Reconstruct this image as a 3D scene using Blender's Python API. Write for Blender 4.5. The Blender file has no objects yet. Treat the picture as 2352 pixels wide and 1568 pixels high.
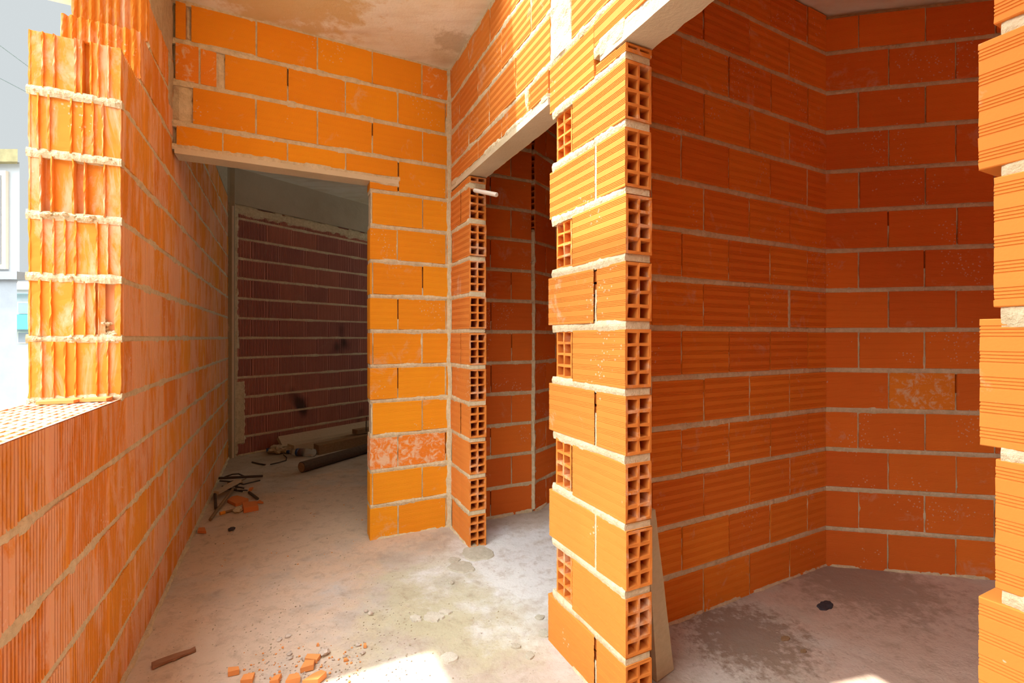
import bpy, bmesh, math, random
from mathutils import Vector, noise
random.seed(7)
scene = bpy.context.scene
COL = scene.collection
# ------------------------------------------------------------------ camera
F = 1076.0; CX = 1176.0; HY = 775.0; H = 1.218
cam_d = bpy.data.cameras.new('camera'); cam = bpy.data.objects.new('camera', cam_d); COL.objects.link(cam)
cam.location = (0, 0, H); cam.rotation_euler = (math.pi/2, 0, 0)
cam_d.sensor_width = 36.0; cam_d.lens = F/2352*36.0
cam_d.shift_y = -(784-HY)/2352
cam_d.clip_start = 0.02; cam_d.clip_end = 500
scene.camera = cam
# ------------------------------------------------------------------ view
scene.view_settings.view_transform = 'Standard'
try: scene.view_settings.look = 'None'
except Exception: pass
scene.view_settings.gamma = 1.0
scene.view_settings.use_curve_mapping = False
scene.view_settings.exposure = 0.14
# ------------------------------------------------------------------ house axes
def V2(x, y): return Vector((x, y))
A = V2(-.4360, .9000); A.normalize()            # runs away from the camera along the left and middle walls
B = V2(.9000, .4356); B.normalize()             # runs to the right along the back wall
P1 = V2(-.403, 3.03)                            # corner of back wall and middle wall
Q = V2(1.68, 2.507)                             # far corner of the right hand room
# ------------------------------------------------------------------ world
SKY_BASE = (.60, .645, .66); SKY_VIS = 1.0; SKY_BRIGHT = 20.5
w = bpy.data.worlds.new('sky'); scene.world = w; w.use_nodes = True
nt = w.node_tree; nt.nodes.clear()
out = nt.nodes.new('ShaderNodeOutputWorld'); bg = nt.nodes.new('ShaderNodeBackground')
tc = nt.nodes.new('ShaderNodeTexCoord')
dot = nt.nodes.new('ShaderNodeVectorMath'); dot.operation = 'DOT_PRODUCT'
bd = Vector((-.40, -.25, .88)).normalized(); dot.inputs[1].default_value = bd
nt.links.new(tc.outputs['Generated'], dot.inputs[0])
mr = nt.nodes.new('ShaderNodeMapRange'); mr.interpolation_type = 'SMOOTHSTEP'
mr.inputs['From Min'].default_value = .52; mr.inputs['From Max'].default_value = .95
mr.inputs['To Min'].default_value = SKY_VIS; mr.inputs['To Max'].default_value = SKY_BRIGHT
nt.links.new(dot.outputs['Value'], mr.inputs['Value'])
nz = nt.nodes.new('ShaderNodeTexNoise'); nz.inputs['Scale'].default_value = 9; nz.inputs['Detail'].default_value = 4
nt.links.new(tc.outputs['Generated'], nz.inputs['Vector'])
rp = nt.nodes.new('ShaderNodeValToRGB')
rp.color_ramp.elements[0].position = .64; rp.color_ramp.elements[0].color = (*SKY_BASE, 1)
rp.color_ramp.elements[1].position = .74; rp.color_ramp.elements[1].color = (.35, .64, .66, 1)
nt.links.new(nz.outputs['Fac'], rp.inputs['Fac'])
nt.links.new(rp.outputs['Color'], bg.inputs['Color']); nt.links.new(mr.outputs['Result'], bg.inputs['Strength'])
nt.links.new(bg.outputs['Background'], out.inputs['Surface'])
# ------------------------------------------------------------------ sun
sd = B*1.0 - A*.22
sun_dir = Vector((sd.x, sd.y, -2.25)).normalized()
sl = bpy.data.lights.new('sun', 'SUN'); so = bpy.data.objects.new('sun', sl); COL.objects.link(so)
sl.energy = 11; sl.angle = math.radians(.9); sl.color = (1, .97, .90)
so.rotation_euler = sun_dir.to_track_quat('-Z', 'Y').to_euler(); so.location = (-6, -4, 10)

# ------------------------------------------------------------------ materials
def NM(name):
    m = bpy.data.materials.new(name); m.use_nodes = True
    t = m.node_tree; t.nodes.clear()
    o = t.nodes.new('ShaderNodeOutputMaterial'); p = t.nodes.new('ShaderNodeBsdfPrincipled')
    t.links.new(p.outputs[0], o.inputs[0]); p.inputs['Roughness'].default_value = .85
    p.inputs['Specular IOR Level'].default_value = .25
    return m, t, p
def N(t, typ, **kw):
    n = t.nodes.new(typ)
    for k, v in kw.items():
        if k.startswith('i_'): n.inputs[k[2:].replace('_', ' ')].default_value = v
        else: setattr(n, k, v)
    return n
def noise_n(t, scale, detail=3, rough=.55, vec=None, dist=0.0):
    n = N(t, 'ShaderNodeTexNoise'); n.inputs['Scale'].default_value = scale; n.inputs['Detail'].default_value = detail
    n.inputs['Roughness'].default_value = rough; n.inputs['Distortion'].default_value = dist
    if vec is not None: t.links.new(vec, n.inputs['Vector'])
    return n.outputs['Fac']
def ramp(t, fac, stops):
    r = t.nodes.new('ShaderNodeValToRGB'); e = r.color_ramp.elements
    while len(e) < len(stops): e.new(.5)
    for x, (p, c) in zip(e, stops):
        x.position = p; x.color = (*c, 1) if len(c) == 3 else c
    t.links.new(fac, r.inputs['Fac']); return r.outputs['Color']
def mixc(t, fac, a, b, mode='MIX'):
    n = t.nodes.new('ShaderNodeMix'); n.data_type = 'RGBA'; n.blend_type = mode
    for sock, v in ((n.inputs[0], fac), (n.inputs[6], a), (n.inputs[7], b)):
        if isinstance(v, (int, float)): sock.default_value = v
        elif isinstance(v, tuple): sock.default_value = (*v, 1)
        else: t.links.new(v, sock)
    return n.outputs[2]
def math_n(t, op, a, b=0.0, c=None):
    n = t.nodes.new('ShaderNodeMath'); n.operation = op
    for i, v in enumerate((a, b) if c is None else (a, b, c)):
        if isinstance(v, (int, float)): n.inputs[i].default_value = v
        else: t.links.new(v, n.inputs[i])
    return n.outputs[0]
def bump(t, p, h, strength, dist):
    b = t.nodes.new('ShaderNodeBump'); b.inputs['Strength'].default_value = strength; b.inputs['Distance'].default_value = dist
    t.links.new(h, b.inputs['Height']); t.links.new(b.outputs[0], p.inputs['Normal'])
def pos(t, scale=(1, 1, 1)):
    g = t.nodes.new('ShaderNodeNewGeometry')
    m = t.nodes.new('ShaderNodeMapping'); m.inputs['Scale'].default_value = scale
    t.links.new(g.outputs['Position'], m.inputs['Vector']); return m.outputs[0], g
def clay(name, c1, c2, dust=.35, dustcol=(.62, .50, .36), smear_scale=(1, 1, 1), thr=.60, soot=False, spots=True):
    m, t, p = NM(name)
    v, g = pos(t); vs, _ = pos(t, smear_scale)
    rnd = g.outputs['Random Per Island']
    col = mixc(t, rnd, c1, c2)
    col = mixc(t, math_n(t, 'MULTIPLY', noise_n(t, 3.5, 3, .5, v), .5), col, tuple(x*.75 for x in c2))
    # thin pale mortar dust rubbed over the clay
    sm = noise_n(t, 7, 6, .72, vs, .6)
    amt = math_n(t, 'MULTIPLY_ADD', math_n(t, 'FRACT', math_n(t, 'MULTIPLY', rnd, 17.3)), .14, -.07)
    sm = math_n(t, 'ADD', sm, amt)
    mr_ = N(t, 'ShaderNodeMapRange'); mr_.inputs['From Min'].default_value = thr; mr_.inputs['From Max'].default_value = thr+.13
    mr_.inputs['To Max'].default_value = dust; t.links.new(sm, mr_.inputs['Value'])
    col = mixc(t, mr_.outputs[0], col, dustcol)
    if spots:
        vo = N(t, 'ShaderNodeTexVoronoi'); vo.inputs['Scale'].default_value = 60; t.links.new(v, vo.inputs['Vector'])
        sp = math_n(t, 'LESS_THAN', vo.outputs['Distance'], .22)
        sel = math_n(t, 'GREATER_THAN', noise_n(t, 4, 2, .5, v), .62)
        col = mixc(t, math_n(t, 'MULTIPLY', math_n(t, 'MULTIPLY', sp, sel), .5), col, dustcol)
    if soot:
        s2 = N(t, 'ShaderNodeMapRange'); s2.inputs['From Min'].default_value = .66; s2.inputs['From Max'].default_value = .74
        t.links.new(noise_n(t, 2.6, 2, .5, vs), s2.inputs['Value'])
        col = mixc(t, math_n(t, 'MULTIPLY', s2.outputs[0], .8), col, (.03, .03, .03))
    t.links.new(col, p.inputs['Base Color'])
    bump(t, p, noise_n(t, 180, 3, .6, v), .25, .0015)
    return m
M = {}
M['clay'] = clay('orange_hollow_clay', (.86, .345, .010), (.80, .275, .010))
M['clay_mid'] = clay('light_tinted_orange_clay', (.78, .280, .048), (.71, .222, .036), dust=.45, dustcol=(.72, .60, .46))  # salmon shift stands in for light on this wall, not another clay
M['clay_room'] = clay('combed_orange_clay', (.80, .25, .020), (.72, .185, .018), dust=.3)
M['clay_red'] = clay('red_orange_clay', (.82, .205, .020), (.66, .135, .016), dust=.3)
M['block'] = clay('ribbed_thermal_clay', (.86, .36, .035), (.76, .25, .035), dust=.55, dustcol=(.84, .54, .40), smear_scale=(1.8, 1.8, .45), thr=.43)
M['clay_spot'] = clay('mortar_spattered_clay', (.84, .28, .02), (.80, .23, .02), dust=.7, dustcol=(.72, .58, .40), smear_scale=(3.2, 3.2, 3.2), thr=.50)
M['block_top'] = clay('sunlight_tinted_clay', (.80, .42, .24), (.76, .36, .20), dust=.6, dustcol=(.85, .72, .62), thr=.45)  # pale pink stands in for the blown-out sunlight on the ledge top
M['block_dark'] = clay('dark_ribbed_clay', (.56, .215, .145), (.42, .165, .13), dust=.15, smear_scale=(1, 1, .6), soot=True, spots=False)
def mortar_mat(name, c1, c2, bs=.8):
    m, t, p = NM(name); v, g = pos(t)
    f = noise_n(t, 35, 5, .7, v)
    col = ramp(t, f, [(.3, c2), (.62, c1)])
    col = mixc(t, math_n(t, 'MULTIPLY', noise_n(t, 4, 3, .5, v), .4), col, tuple(x*.8 for x in c1))
    t.links.new(col, p.inputs['Base Color']); p.inputs['Roughness'].default_value = .95
    h = math_n(t, 'ADD', f, math_n(t, 'MULTIPLY', noise_n(t, 140, 3, .6, v), .5))
    bump(t, p, h, bs, .006); return m
M['mortar'] = mortar_mat('sand_mortar', (.73, .61, .40), (.50, .40, .23))
M['plaster'] = mortar_mat('rough_concrete', (.52, .44, .31), (.36, .29, .19), .5)
def concrete(name, stops, streak=None, tint=None, grime=0):
    m, t, p = NM(name); v, g = pos(t)
    f = noise_n(t, 1.6, 7, .62, v)
    col = ramp(t, f, stops)
    if streak:
        ang, amt, sc, scol = streak
        mp = N(t, 'ShaderNodeMapping'); mp.inputs['Rotation'].default_value = (0, 0, ang); mp.inputs['Scale'].default_value = sc
        t.links.new(g.outputs['Position'], mp.inputs['Vector'])
        sf = noise_n(t, 1.0, 5, .65, mp.outputs[0])
        s2 = N(t, 'ShaderNodeMapRange'); s2.inputs['From Min'].default_value = .5; s2.inputs['From Max'].default_value = .72
        t.links.new(sf, s2.inputs['Value'])
        col = mixc(t, math_n(t, 'MULTIPLY', s2.outputs[0], amt), col, scol)
    if tint:
        for (cx, cy, r, c, a, n) in tint:
            cc = N(t, 'ShaderNodeVectorMath', operation='DISTANCE'); cc.inputs[1].default_value = (cx, cy, 0)
            sx = N(t, 'ShaderNodeVectorMath', operation='MULTIPLY'); sx.inputs[1].default_value = (1, 1, 0)
            t.links.new(g.outputs['Position'], sx.inputs[0]); t.links.new(sx.outputs[0], cc.inputs[0])
            dd = math_n(t, 'ADD', cc.outputs['Value'], math_n(t, 'MULTIPLY', math_n(t, 'SUBTRACT', noise_n(t, n, 6, .7, v), .5), r*2.6))
            s3 = N(t, 'ShaderNodeMapRange'); s3.inputs['From Min'].default_value = r; s3.inputs['From Max'].default_value = r*.55
            t.links.new(dd, s3.inputs['Value'])
            col = mixc(t, math_n(t, 'MULTIPLY', s3.outputs[0], a), col, c)
    if grime:
        g1_ = N(t, 'ShaderNodeMapRange'); g1_.inputs['From Min'].default_value = .50; g1_.inputs['From Max'].default_value = .72
        t.links.new(noise_n(t, 13, 8, .72, v, .4), g1_.inputs['Value'])
        col = mixc(t, math_n(t, 'MULTIPLY', g1_.outputs[0], grime), col, (.30, .22, .15))
        g2_ = N(t, 'ShaderNodeMapRange'); g2_.inputs['From Min'].default_value = .60; g2_.inputs['From Max'].default_value = .70
        t.links.new(noise_n(t, 70, 5, .7, v), g2_.inputs['Value'])
        col = mixc(t, math_n(t, 'MULTIPLY', g2_.outputs[0], grime*.9), col, (.24, .17, .11))
    t.links.new(col, p.inputs['Base Color']); p.inputs['Roughness'].default_value = .9
    h = math_n(t, 'ADD', math_n(t, 'MULTIPLY', noise_n(t, 9, 4, .6, v), 1.0), math_n(t, 'MULTIPLY', noise_n(t, 90, 4, .7, v), .35))
    bump(t, p, h, .55, .012); return m
M['floor'] = concrete('dusty_concrete_floor', [(.30, (.34, .26, .19)), (.45, (.46, .39, .31)), (.62, (.56, .51, .45)), (.75, (.62, .59, .55))],
    streak=(0.45, .35, (3, 9, 1), (.36, .27, .18)),
    tint=[(-1.5, 3.1, 1.15, (.64, .46, .31), .8, 2.2), (-1.15, 1.9, .6, (.66, .50, .36), .7, 3), (-.25, 2.2, .55, (.50, .49, .29), .5, 3),
          (.15, 2.5, .6, (.68, .68, .67), .75, 3), (-.31, 2.35, .09, (.42, .39, .30), .6, 9), (2.0, 1.6, 1.3, (.52, .36, .27), .75, 1.5), (.95, 1.92, .28, (.20, .13, .08), .75, 26), (1.75, 2.35, .4, (.24, .16, .11), .6, 18)], grime=.62)
M['ceiling'] = concrete('board_marked_concrete_ceiling', [(.30, (.58, .50, .31)), (.45, (.76, .72, .56)), (.62, (.84, .84, .74)), (.75, (.87, .88, .82))],
    streak=(-.45, .4, (2, 14, 1), (.50, .37, .23)),
    tint=[(-1.15, 2.35, .5, (.62, .42, .13), .75, 9), (-.35, 2.75, .12, (.45, .36, .20), .6, 12)])
M['lintel'] = concrete('cast_concrete_lintel', [(.3, (.60, .50, .32)), (.7, (.72, .62, .44))])
M['column'] = concrete('grey_cast_concrete', [(.3, (.40, .34, .24)), (.7, (.50, .44, .33))])
def plain(name, col, rough=.8, n=12, var=.25, **kw):
    m, t, p = NM(name); v, g = pos(t)
    c = mixc(t, noise_n(t, n, 5, .6, v), tuple(x*(1-var) for x in col), tuple(min(1, x*(1+var)) for x in col))
    t.links.new(c, p.inputs['Base Color']); p.inputs['Roughness'].default_value = rough
    for k, x in kw.items(): p.inputs[k.replace('_', ' ')].default_value = x
    bump(t, p, noise_n(t, n*8, 4, .6, v), .3, .003)
    return m
def wood(name, c1, c2, ang, rough=.8):
    m, t, p = NM(name); v, g = pos(t)
    mp = N(t, 'ShaderNodeMapping'); mp.inputs['Rotation'].default_value = ang; mp.inputs['Scale'].default_value = (4, 60, 60)
    t.links.new(g.outputs['Position'], mp.inputs['Vector'])
    f = noise_n(t, 1.0, 5, .6, mp.outputs[0], .3)
    t.links.new(mixc(t, f, c1, c2), p.inputs['Base Color']); p.inputs['Roughness'].default_value = rough
    bump(t, p, f, .4, .003); return m
M['wood_pale'] = wood('pale_dusty_timber', (.42, .31, .20), (.58, .46, .32), (0, 0, -.9))
M['wood_brown'] = wood('brown_weathered_timber', (.16, .09, .04), (.36, .22, .11), (0, 0, -.9))
M['wood_dark'] = wood('dark_stained_pole_wood', (.045, .03, .022), (.13, .085, .055), (0, 0, -.9))
M['wood_lean'] = wood('grey_rough_plank_wood', (.42, .34, .20), (.60, .50, .32), (0, 1.4, 0))
M['rust'] = plain('rusty_dark_iron', (.06, .04, .03), .7, 60)
M['shard'] = clay('broken_clay', (.62, .17, .04), (.70, .22, .06), dust=.25)
M['shard_pale'] = clay('broken_clay_bright', (.80, .30, .08), (.84, .36, .12), dust=.25)
M['stone'] = plain('pale_stone', (.52, .44, .36), .9, 20)
M['stone_dark'] = plain('dark_burnt_lump', (.05, .04, .045), .9, 60)
M['white_pvc'] = plain('white_plastic', (.80, .74, .64), .45, 20, .06)
M['white_paint'] = plain('white_outdoor_render', (.40, .42, .44), .8, 3, .10)
M['grey_render'] = plain('grey_outdoor_render', (.26, .28, .31), .9, 5, .18)
M['lichen'] = plain('yellow_lichen_concrete', (.27, .235, .12), .9, 6, .6)
M['teal'] = plain('turquoise_paint', (.08, .52, .58), .6, 5, .1)
M['terracotta'] = plain('terracotta_roof', (.75, .45, .32), .8, 8, .15)
M['win_glass'] = plain('dull_window_glass', (.30, .32, .36), .2, 3, .1)
M['blue'] = plain('blue_plastic', (.02, .07, .22), .4, 10, .1)
M['label'] = plain('brown_bottle_sleeve', (.16, .09, .08), .5, 10, .1)
M['orange_paint'] = plain('orange_paint', (.75, .30, .03), .6, 10, .1)
M['ground'] = plain('pale_outdoor_ground', (.22, .22, .20), .95, .5, .15)
m, t, p = NM('clear_bottle_plastic'); p.inputs['Base Color'].default_value = (.9, .93, .95, 1); p.inputs['Roughness'].default_value = .08
p.inputs['Transmission Weight'].default_value = .85; p.inputs['IOR'].default_value = 1.2; p.inputs['Specular IOR Level'].default_value = .6; M['pet'] = m

# ------------------------------------------------------------------ mesh helpers
class MB:
    def __init__(s): s.v = []; s.f = []; s.m = []
    def add(s, vs, fs, mi=0):
        o = len(s.v); s.v += [tuple(x) for x in vs]; s.f += [tuple(i+o for i in f) for f in fs]; s.m += [mi]*len(fs)
    def box(s, c8, mi=0):
        s.add(c8, [(0, 3, 2, 1), (4, 5, 6, 7), (0, 1, 5, 4), (1, 2, 6, 5), (2, 3, 7, 6), (3, 0, 4, 7)], mi)
    def build(s, name, mats, parent=None, smooth=False, recalc=True):
        me = bpy.data.meshes.new(name); me.from_pydata(s.v, [], s.f)
        for mt in (mats if isinstance(mats, (list, tuple)) else [mats]): me.materials.append(M[mt] if isinstance(mt, str) else mt)
        me.polygons.foreach_set('material_index', s.m)
        if smooth: me.polygons.foreach_set('use_smooth', [True]*len(me.polygons))
        if recalc:
            bm = bmesh.new(); bm.from_mesh(me); bmesh.ops.recalc_face_normals(bm, faces=bm.faces); bm.to_mesh(me); bm.free()
        me.update(); ob = bpy.data.objects.new(name, me); COL.objects.link(ob)
        if parent is not None: ob.parent = parent
        return ob
def struct(o): o['kind'] = 'structure'; return o
def tag(o, label, cat, group=None, kind=None):
    o['label'] = label; o['category'] = cat
    if group: o['group'] = group
    if kind: o['kind'] = kind
    return o
def empty(name, loc, rz=0):
    o = bpy.data.objects.new(name, None); COL.objects.link(o); o.location = loc; o.rotation_euler = (0, 0, rz); return o
class Frame:
    """a along the wall, z up, d out of the visible face"""
    def __init__(s, O, D, Nn): s.O = V2(*O); s.D = V2(*D).normalized(); s.N = V2(*Nn).normalized()
    def __call__(s, a, z, d=0.0):
        q = s.O + s.D*a + s.N*d; return (q.x, q.y, z)
def rj(x): return random.uniform(-x, x)
def wnoise(x, y, z=0.0): return noise.noise(Vector((x, y, z)))

GD = .0017
def groove_profile(z0, z1, T, gd=None, both=True):
    """closed (z, d) loop of a horizontally combed hollow brick"""
    gd = GD if gd is None else gd
    h = z1-z0; n = max(1, int(round(h/.038))); pts = []
    def side(d0, s):
        r = [(z0+.0015, d0)]
        for g in range(n):
            c = z0 + h*(g+.5)/n
            for k in range(4):
                q = c + (k-1.5)*.0052
                if q-.002 < z0+.003 or q+.002 > z1-.003: continue
                r += [(q-.0016, d0), (q-.0006, d0-s*gd), (q+.0006, d0-s*gd), (q+.0016, d0)]
        r += [(z1-.0015, d0)]
        return r
    fr = side(0, 1); pts += [(z0, -.0015)] + fr + [(z1, -.0015)]
    if both: bk = side(-T, -1)
    else: bk = [(z0+.0015, -T), (z1-.0015, -T)]
    pts += [(z1, -T+.0015)] + bk[::-1] + [(z0, -T+.0015)]
    return pts
def hbrick(mb, fr, a0, a1, z0, z1, T, mi=0, both=False, cap0=True, cap1=True, jit=.0018):
    pr = groove_profile(z0, z1, T, both=both); n = len(pr)
    dd = rj(jit); t0 = rj(.0018); t1 = rj(.0018); e0 = rj(.001)
    vs = [fr(a0+rj(.0006), z+t0, d+dd+e0) for z, d in pr] + [fr(a1+rj(.0006), z+t1, d+dd-e0) for z, d in pr]
    fs = [(i, (i+1) % n, n+(i+1) % n, n+i) for i in range(n)]
    if cap0: fs.append(tuple(range(n)))
    if cap1: fs.append(tuple(range(2*n-1, n-1, -1)))
    mb.add(vs, fs, mi)
def hole_end(mb, fr, a, sgn, z0, z1, T, depth=.14, mi=0, dark=0):
    """perforated end plate: 2 columns by 4 rows of square channels"""
    h = z1-z0; ow = .009; wv = .0085
    cw = (T-2*ow-wv)/2; ch = (h-2*ow-3*wv)/4
    ds = [0, -ow, -ow-cw, -ow-cw-wv, -T+ow, -T]
    zs = [z0]; z = z0+ow
    for k in range(4):
        zs += [z, z+ch]; z += ch+wv
    zs += [z1]
    W, Hh = len(ds), len(zs); idx = {}
    vs = []
    for j, zz in enumerate(zs):
        for i, d in enumerate(ds):
            inner = 0 < i < W-1 and 0 < j < Hh-1
            q = .0015 if inner else .0004
            zo = .002 if (inner and j % 2 == 0 and j > 1) else 0
            vs.append(fr(a+sgn*(rj(.0015) if inner else 0), zz+rj(q)-zo*random.random(), d+rj(q))); idx[(i, j)] = len(vs)-1
    fs = []
    for j in range(Hh-1):
        for i in range(W-1):
            if i in (1, 3) and j % 2 == 1: 
                q = [idx[(i, j)], idx[(i+1, j)], idx[(i+1, j+1)], idx[(i, j+1)]]
                nb = []
                for k in q:
                    x, y, zz = vs[k]; o = fr.D*(-sgn*depth); vs.append((x+o.x, y+o.y, zz)); nb.append(len(vs)-1)
                fs += [(q[k], q[(k+1) % 4], nb[(k+1) % 4], nb[k]) for k in range(4)]; fs.append(tuple(nb))
            else: fs.append((idx[(i, j)], idx[(i+1, j)], idx[(i+1, j+1)], idx[(i, j+1)]))
    mb.add(vs, fs, mi)
def hollow_brick(fr, a_in, a_end, z0, z1, T, parent, mat='clay_mid', label=None, depth=.27):
    mb = MB(); sgn = 1 if a_end > a_in else -1
    lo, hi = min(a_in, a_end), max(a_in, a_end)
    st = random.getstate()
    hbrick(mb, fr, lo, hi, z0, z1, T, both=True, cap0=False, cap1=False, jit=.0006)
    hole_end(mb, fr, a_end, sgn, z0+.001, z1-.001, T, depth=depth)
    o = mb.build('hollow_brick', mat, parent)
    if label: o['label'] = label
    return o
def mortar_strip(mb, fr, a0, a1, z0, z1, T, mi=0, step=.010, out=.0045, seed=0.0, inn=.004, ends=True):
    """rough horizontal bed of mortar"""
    n = max(2, int((a1-a0)/step)); ring = []
    for i in range(n+1):
        a = a0+(a1-a0)*i/n
        q = wnoise(a*7, z0*3.1, seed)*1.6; q2 = wnoise(a*31, z0*5.3, seed+3)
        d = (q+q2*.7)*.5*(out+inn)+(out-inn)/2 + rj(.001)
        e = .003+.005*abs(wnoise(a*13, z0*2.2, seed+9)) + .004*max(0, wnoise(a*45, z1, seed+5))
        e2 = .003+.007*abs(wnoise(a*15, z0*4.2, seed+19)) + .004*max(0, wnoise(a*50, z1, seed+7))
        ring.append([(a, z0-e2, d-.0035), (a, (z0+z1)/2-.003, d+rj(.001)), (a, (z0+z1)/2+.004, d+rj(.001)), (a, z1+e, d-.004), (a, z1, -T+.004-d*.5), (a, z0, -T+.004-d*.5)])
    vs = [fr(*p) for r in ring for p in r]; K = 6
    fs = [(i*K+k, i*K+(k+1) % K, (i+1)*K+(k+1) % K, (i+1)*K+k) for i in range(n) for k in range(K)]
    if ends: fs += [tuple(range(K-1, -1, -1)), tuple(n*K+k for k in range(K))]
    mb.add(vs, fs, mi)
def mortar_head(mb, fr, a, wd, z0, z1, T, mi=0, out=.001, inn=.007, seed=0.0, step=.012):
    n = max(2, int((z1-z0)/step)); ring = []
    for i in range(n+1):
        z = z0+(z1-z0)*i/n
        q = wnoise(z*17, a*9.1, seed)*1.5
        d = q*.5*(out+inn)+(out-inn)/2+rj(.0008)
        e = .001+.005*max(0, wnoise(z*23, a*5, seed+4)); e2 = .001+.005*max(0, wnoise(z*21, a*7, seed+14))
        ring.append([(a-wd/2-e, z, d-.002), (a, z, d+.0005), (a+wd/2+e2, z, d-.002), (a+wd/2, z, -T+.006), (a-wd/2, z, -T+.006)])
    vs = [fr(*p) for r in ring for p in r]; K = 5
    fs = [(i*K+k, i*K+(k+1) % K, (i+1)*K+(k+1) % K, (i+1)*K+k) for i in range(n) for k in range(K)]
    mb.add(vs, fs, mi)
BED = [0.0] + [.2+.2115*i for i in range(14)]          # bed centre heights, BED[14] = underside of the ceiling
CEIL = 2.95
HB = .0120
def row_z(k):
    z0 = BED[k]+(HB if k > 0 else -.004); z1 = BED[k+1]-HB if k < 13 else CEIL-.012
    return z0, z1
def fbox(mb, fr, a0, a1, z0, z1, d0, d1, mi=0):
    mb.box([fr(a0, z0, d0), fr(a1, z0, d0), fr(a1, z0, d1), fr(a0, z0, d1), fr(a0, z1, d0), fr(a1, z1, d0), fr(a1, z1, d1), fr(a0, z1, d1)], mi)
def rough_slab(mb, fr, a0, a1, z0, z1, d0, T, mi=0, amp=.006, step=.03, seed=0.0, edge=.012):
    """lumpy plaster patch whose front is displaced and whose border is ragged"""
    na = max(2, int(abs(a1-a0)/step)); nz_ = max(2, int((z1-z0)/step)); vs = []
    for j in range(nz_+1):
        for i in range(na+1):
            a = a0+(a1-a0)*i/na; z = z0+(z1-z0)*j/nz_
            q = wnoise(a*11, z*11, seed)*amp + wnoise(a*37, z*37, seed)*amp*.5
            bd_ = min(i, na-i, j, nz_-j)
            if bd_ == 0: a += wnoise(a*23, z*23, seed+3)*edge*1.6; z += wnoise(a*19, z*21, seed+6)*edge*1.6
            vs.append(fr(a, z, d0+q if bd_ > 0 else d0-T))
    fs = [(j*(na+1)+i, j*(na+1)+i+1, (j+1)*(na+1)+i+1, (j+1)*(na+1)+i) for j in range(nz_) for i in range(na)]
    mb.add(vs, fs, mi)

# ------------------------------------------------------------------ combed-brick wall, row by row
def brick_rows(fr, rows, T, mb, mat_i=0, mor_i=1, both=False, seed=1.0, skip_head=.22, hw=.006, bed_step=.012, out=.003, special=()):
    """rows: list of (k, a0, a1, [joints], z0 override, z1 override)"""
    for r in rows:
        k, a0, a1, js = r[:4]; z0, z1 = row_z(k)
        if len(r) > 4 and r[4] is not None: z0 = r[4]
        if len(r) > 5 and r[5] is not None: z1 = r[5]
        js = sorted([j+rj(.003) for j in js if a0+.012 < j < a1-.012])
        ed = [a0]+js+[a1]
        for i in range(len(ed)-1):
            l = ed[i]+(hw/2+abs(rj(.0025)) if i > 0 else 0); h = ed[i+1]-(hw/2+abs(rj(.0025)) if i < len(ed)-2 else 0)
            mi_ = 2 if any(k == kk and l < ac < h for kk, ac in special) else mat_i
            if h-l > .01: hbrick(mb, fr, l, h, z0, z1, T, mi_, both=both)
        for j in js:
            if random.random() > skip_head: mortar_head(mb, fr, j, hw+random.choice((0, .002, .006)), z0-.004, z1+.004, T, mor_i, seed=seed+j)
            else: mortar_head(mb, fr, j, hw, z0-.004, z0+(z1-z0)*random.uniform(.2, .75), T, mor_i, seed=seed+j)
def beds(mb, fr, ks, a0, a1, T, mor_i=1, seed=1.0, step=.010, out=.0045):
    for k in ks: mortar_strip(mb, fr, a0, a1, BED[k]-HB, BED[k]+HB, T, mor_i, step=step, out=out, seed=seed+k)
def seq(a, pitch, lo, hi):
    n0 = math.ceil((lo-a)/pitch)-1; return [a+pitch*i for i in range(n0, n0+60) if lo < a+pitch*i < hi]

# ============================================================== FLOOR and CEILING
SU = lambda s, u, z: ((P1 - A*s - B*u).x, (P1 - A*s - B*u).y, z)
def su_box(mb, s0, s1, u0, u1, z0, z1, mi=0):
    mb.box([SU(s0, u0, z0), SU(s1, u0, z0), SU(s1, u1, z0), SU(s0, u1, z0), SU(s0, u0, z1), SU(s1, u0, z1), SU(s1, u1, z1), SU(s0, u1, z1)], mi)
mb = MB()
ns, nu = 150, 110; S0, S1, U0, U1 = -7.0, 4.2, -5.5, 1.72
vs = []
for i in range(ns+1):
    for j in range(nu+1):
        s = S0+(S1-S0)*i/ns; u = U0+(U1-U0)*j/nu
        x, y, _ = SU(s, u, 0); z = -.002+.0045*wnoise(x*2.3, y*2.3, 4)+.0018*wnoise(x*9, y*9, 2)
        vs.append((x, y, min(z, .0025)))
mb.add(vs, [(i*(nu+1)+j, (i+1)*(nu+1)+j, (i+1)*(nu+1)+j+1, i*(nu+1)+j+1) for i in range(ns) for j in range(nu)])
su_box(mb, S0, S1, U0, U1, -.25, -.02)
struct(mb.build('floor', 'floor'))
mb = MB(); ZT = 3.15
su_box(mb, -7.2, .88, -5.6, 1.756, CEIL, ZT)
su_box(mb, .88, 3.80, -5.6, -.0, CEIL, ZT)
su_box(mb, .88, 3.80, .707, 1.756, CEIL, ZT)
su_box(mb, 2.36, 3.80, -.0, .707, CEIL, ZT)
su_box(mb, -.3, .82, 1.756, 2.65, CEIL, ZT)  # unseen overhang, added to cut the far edge of the floor sun patch
struct(mb.build('ceiling', 'ceiling'))

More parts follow.
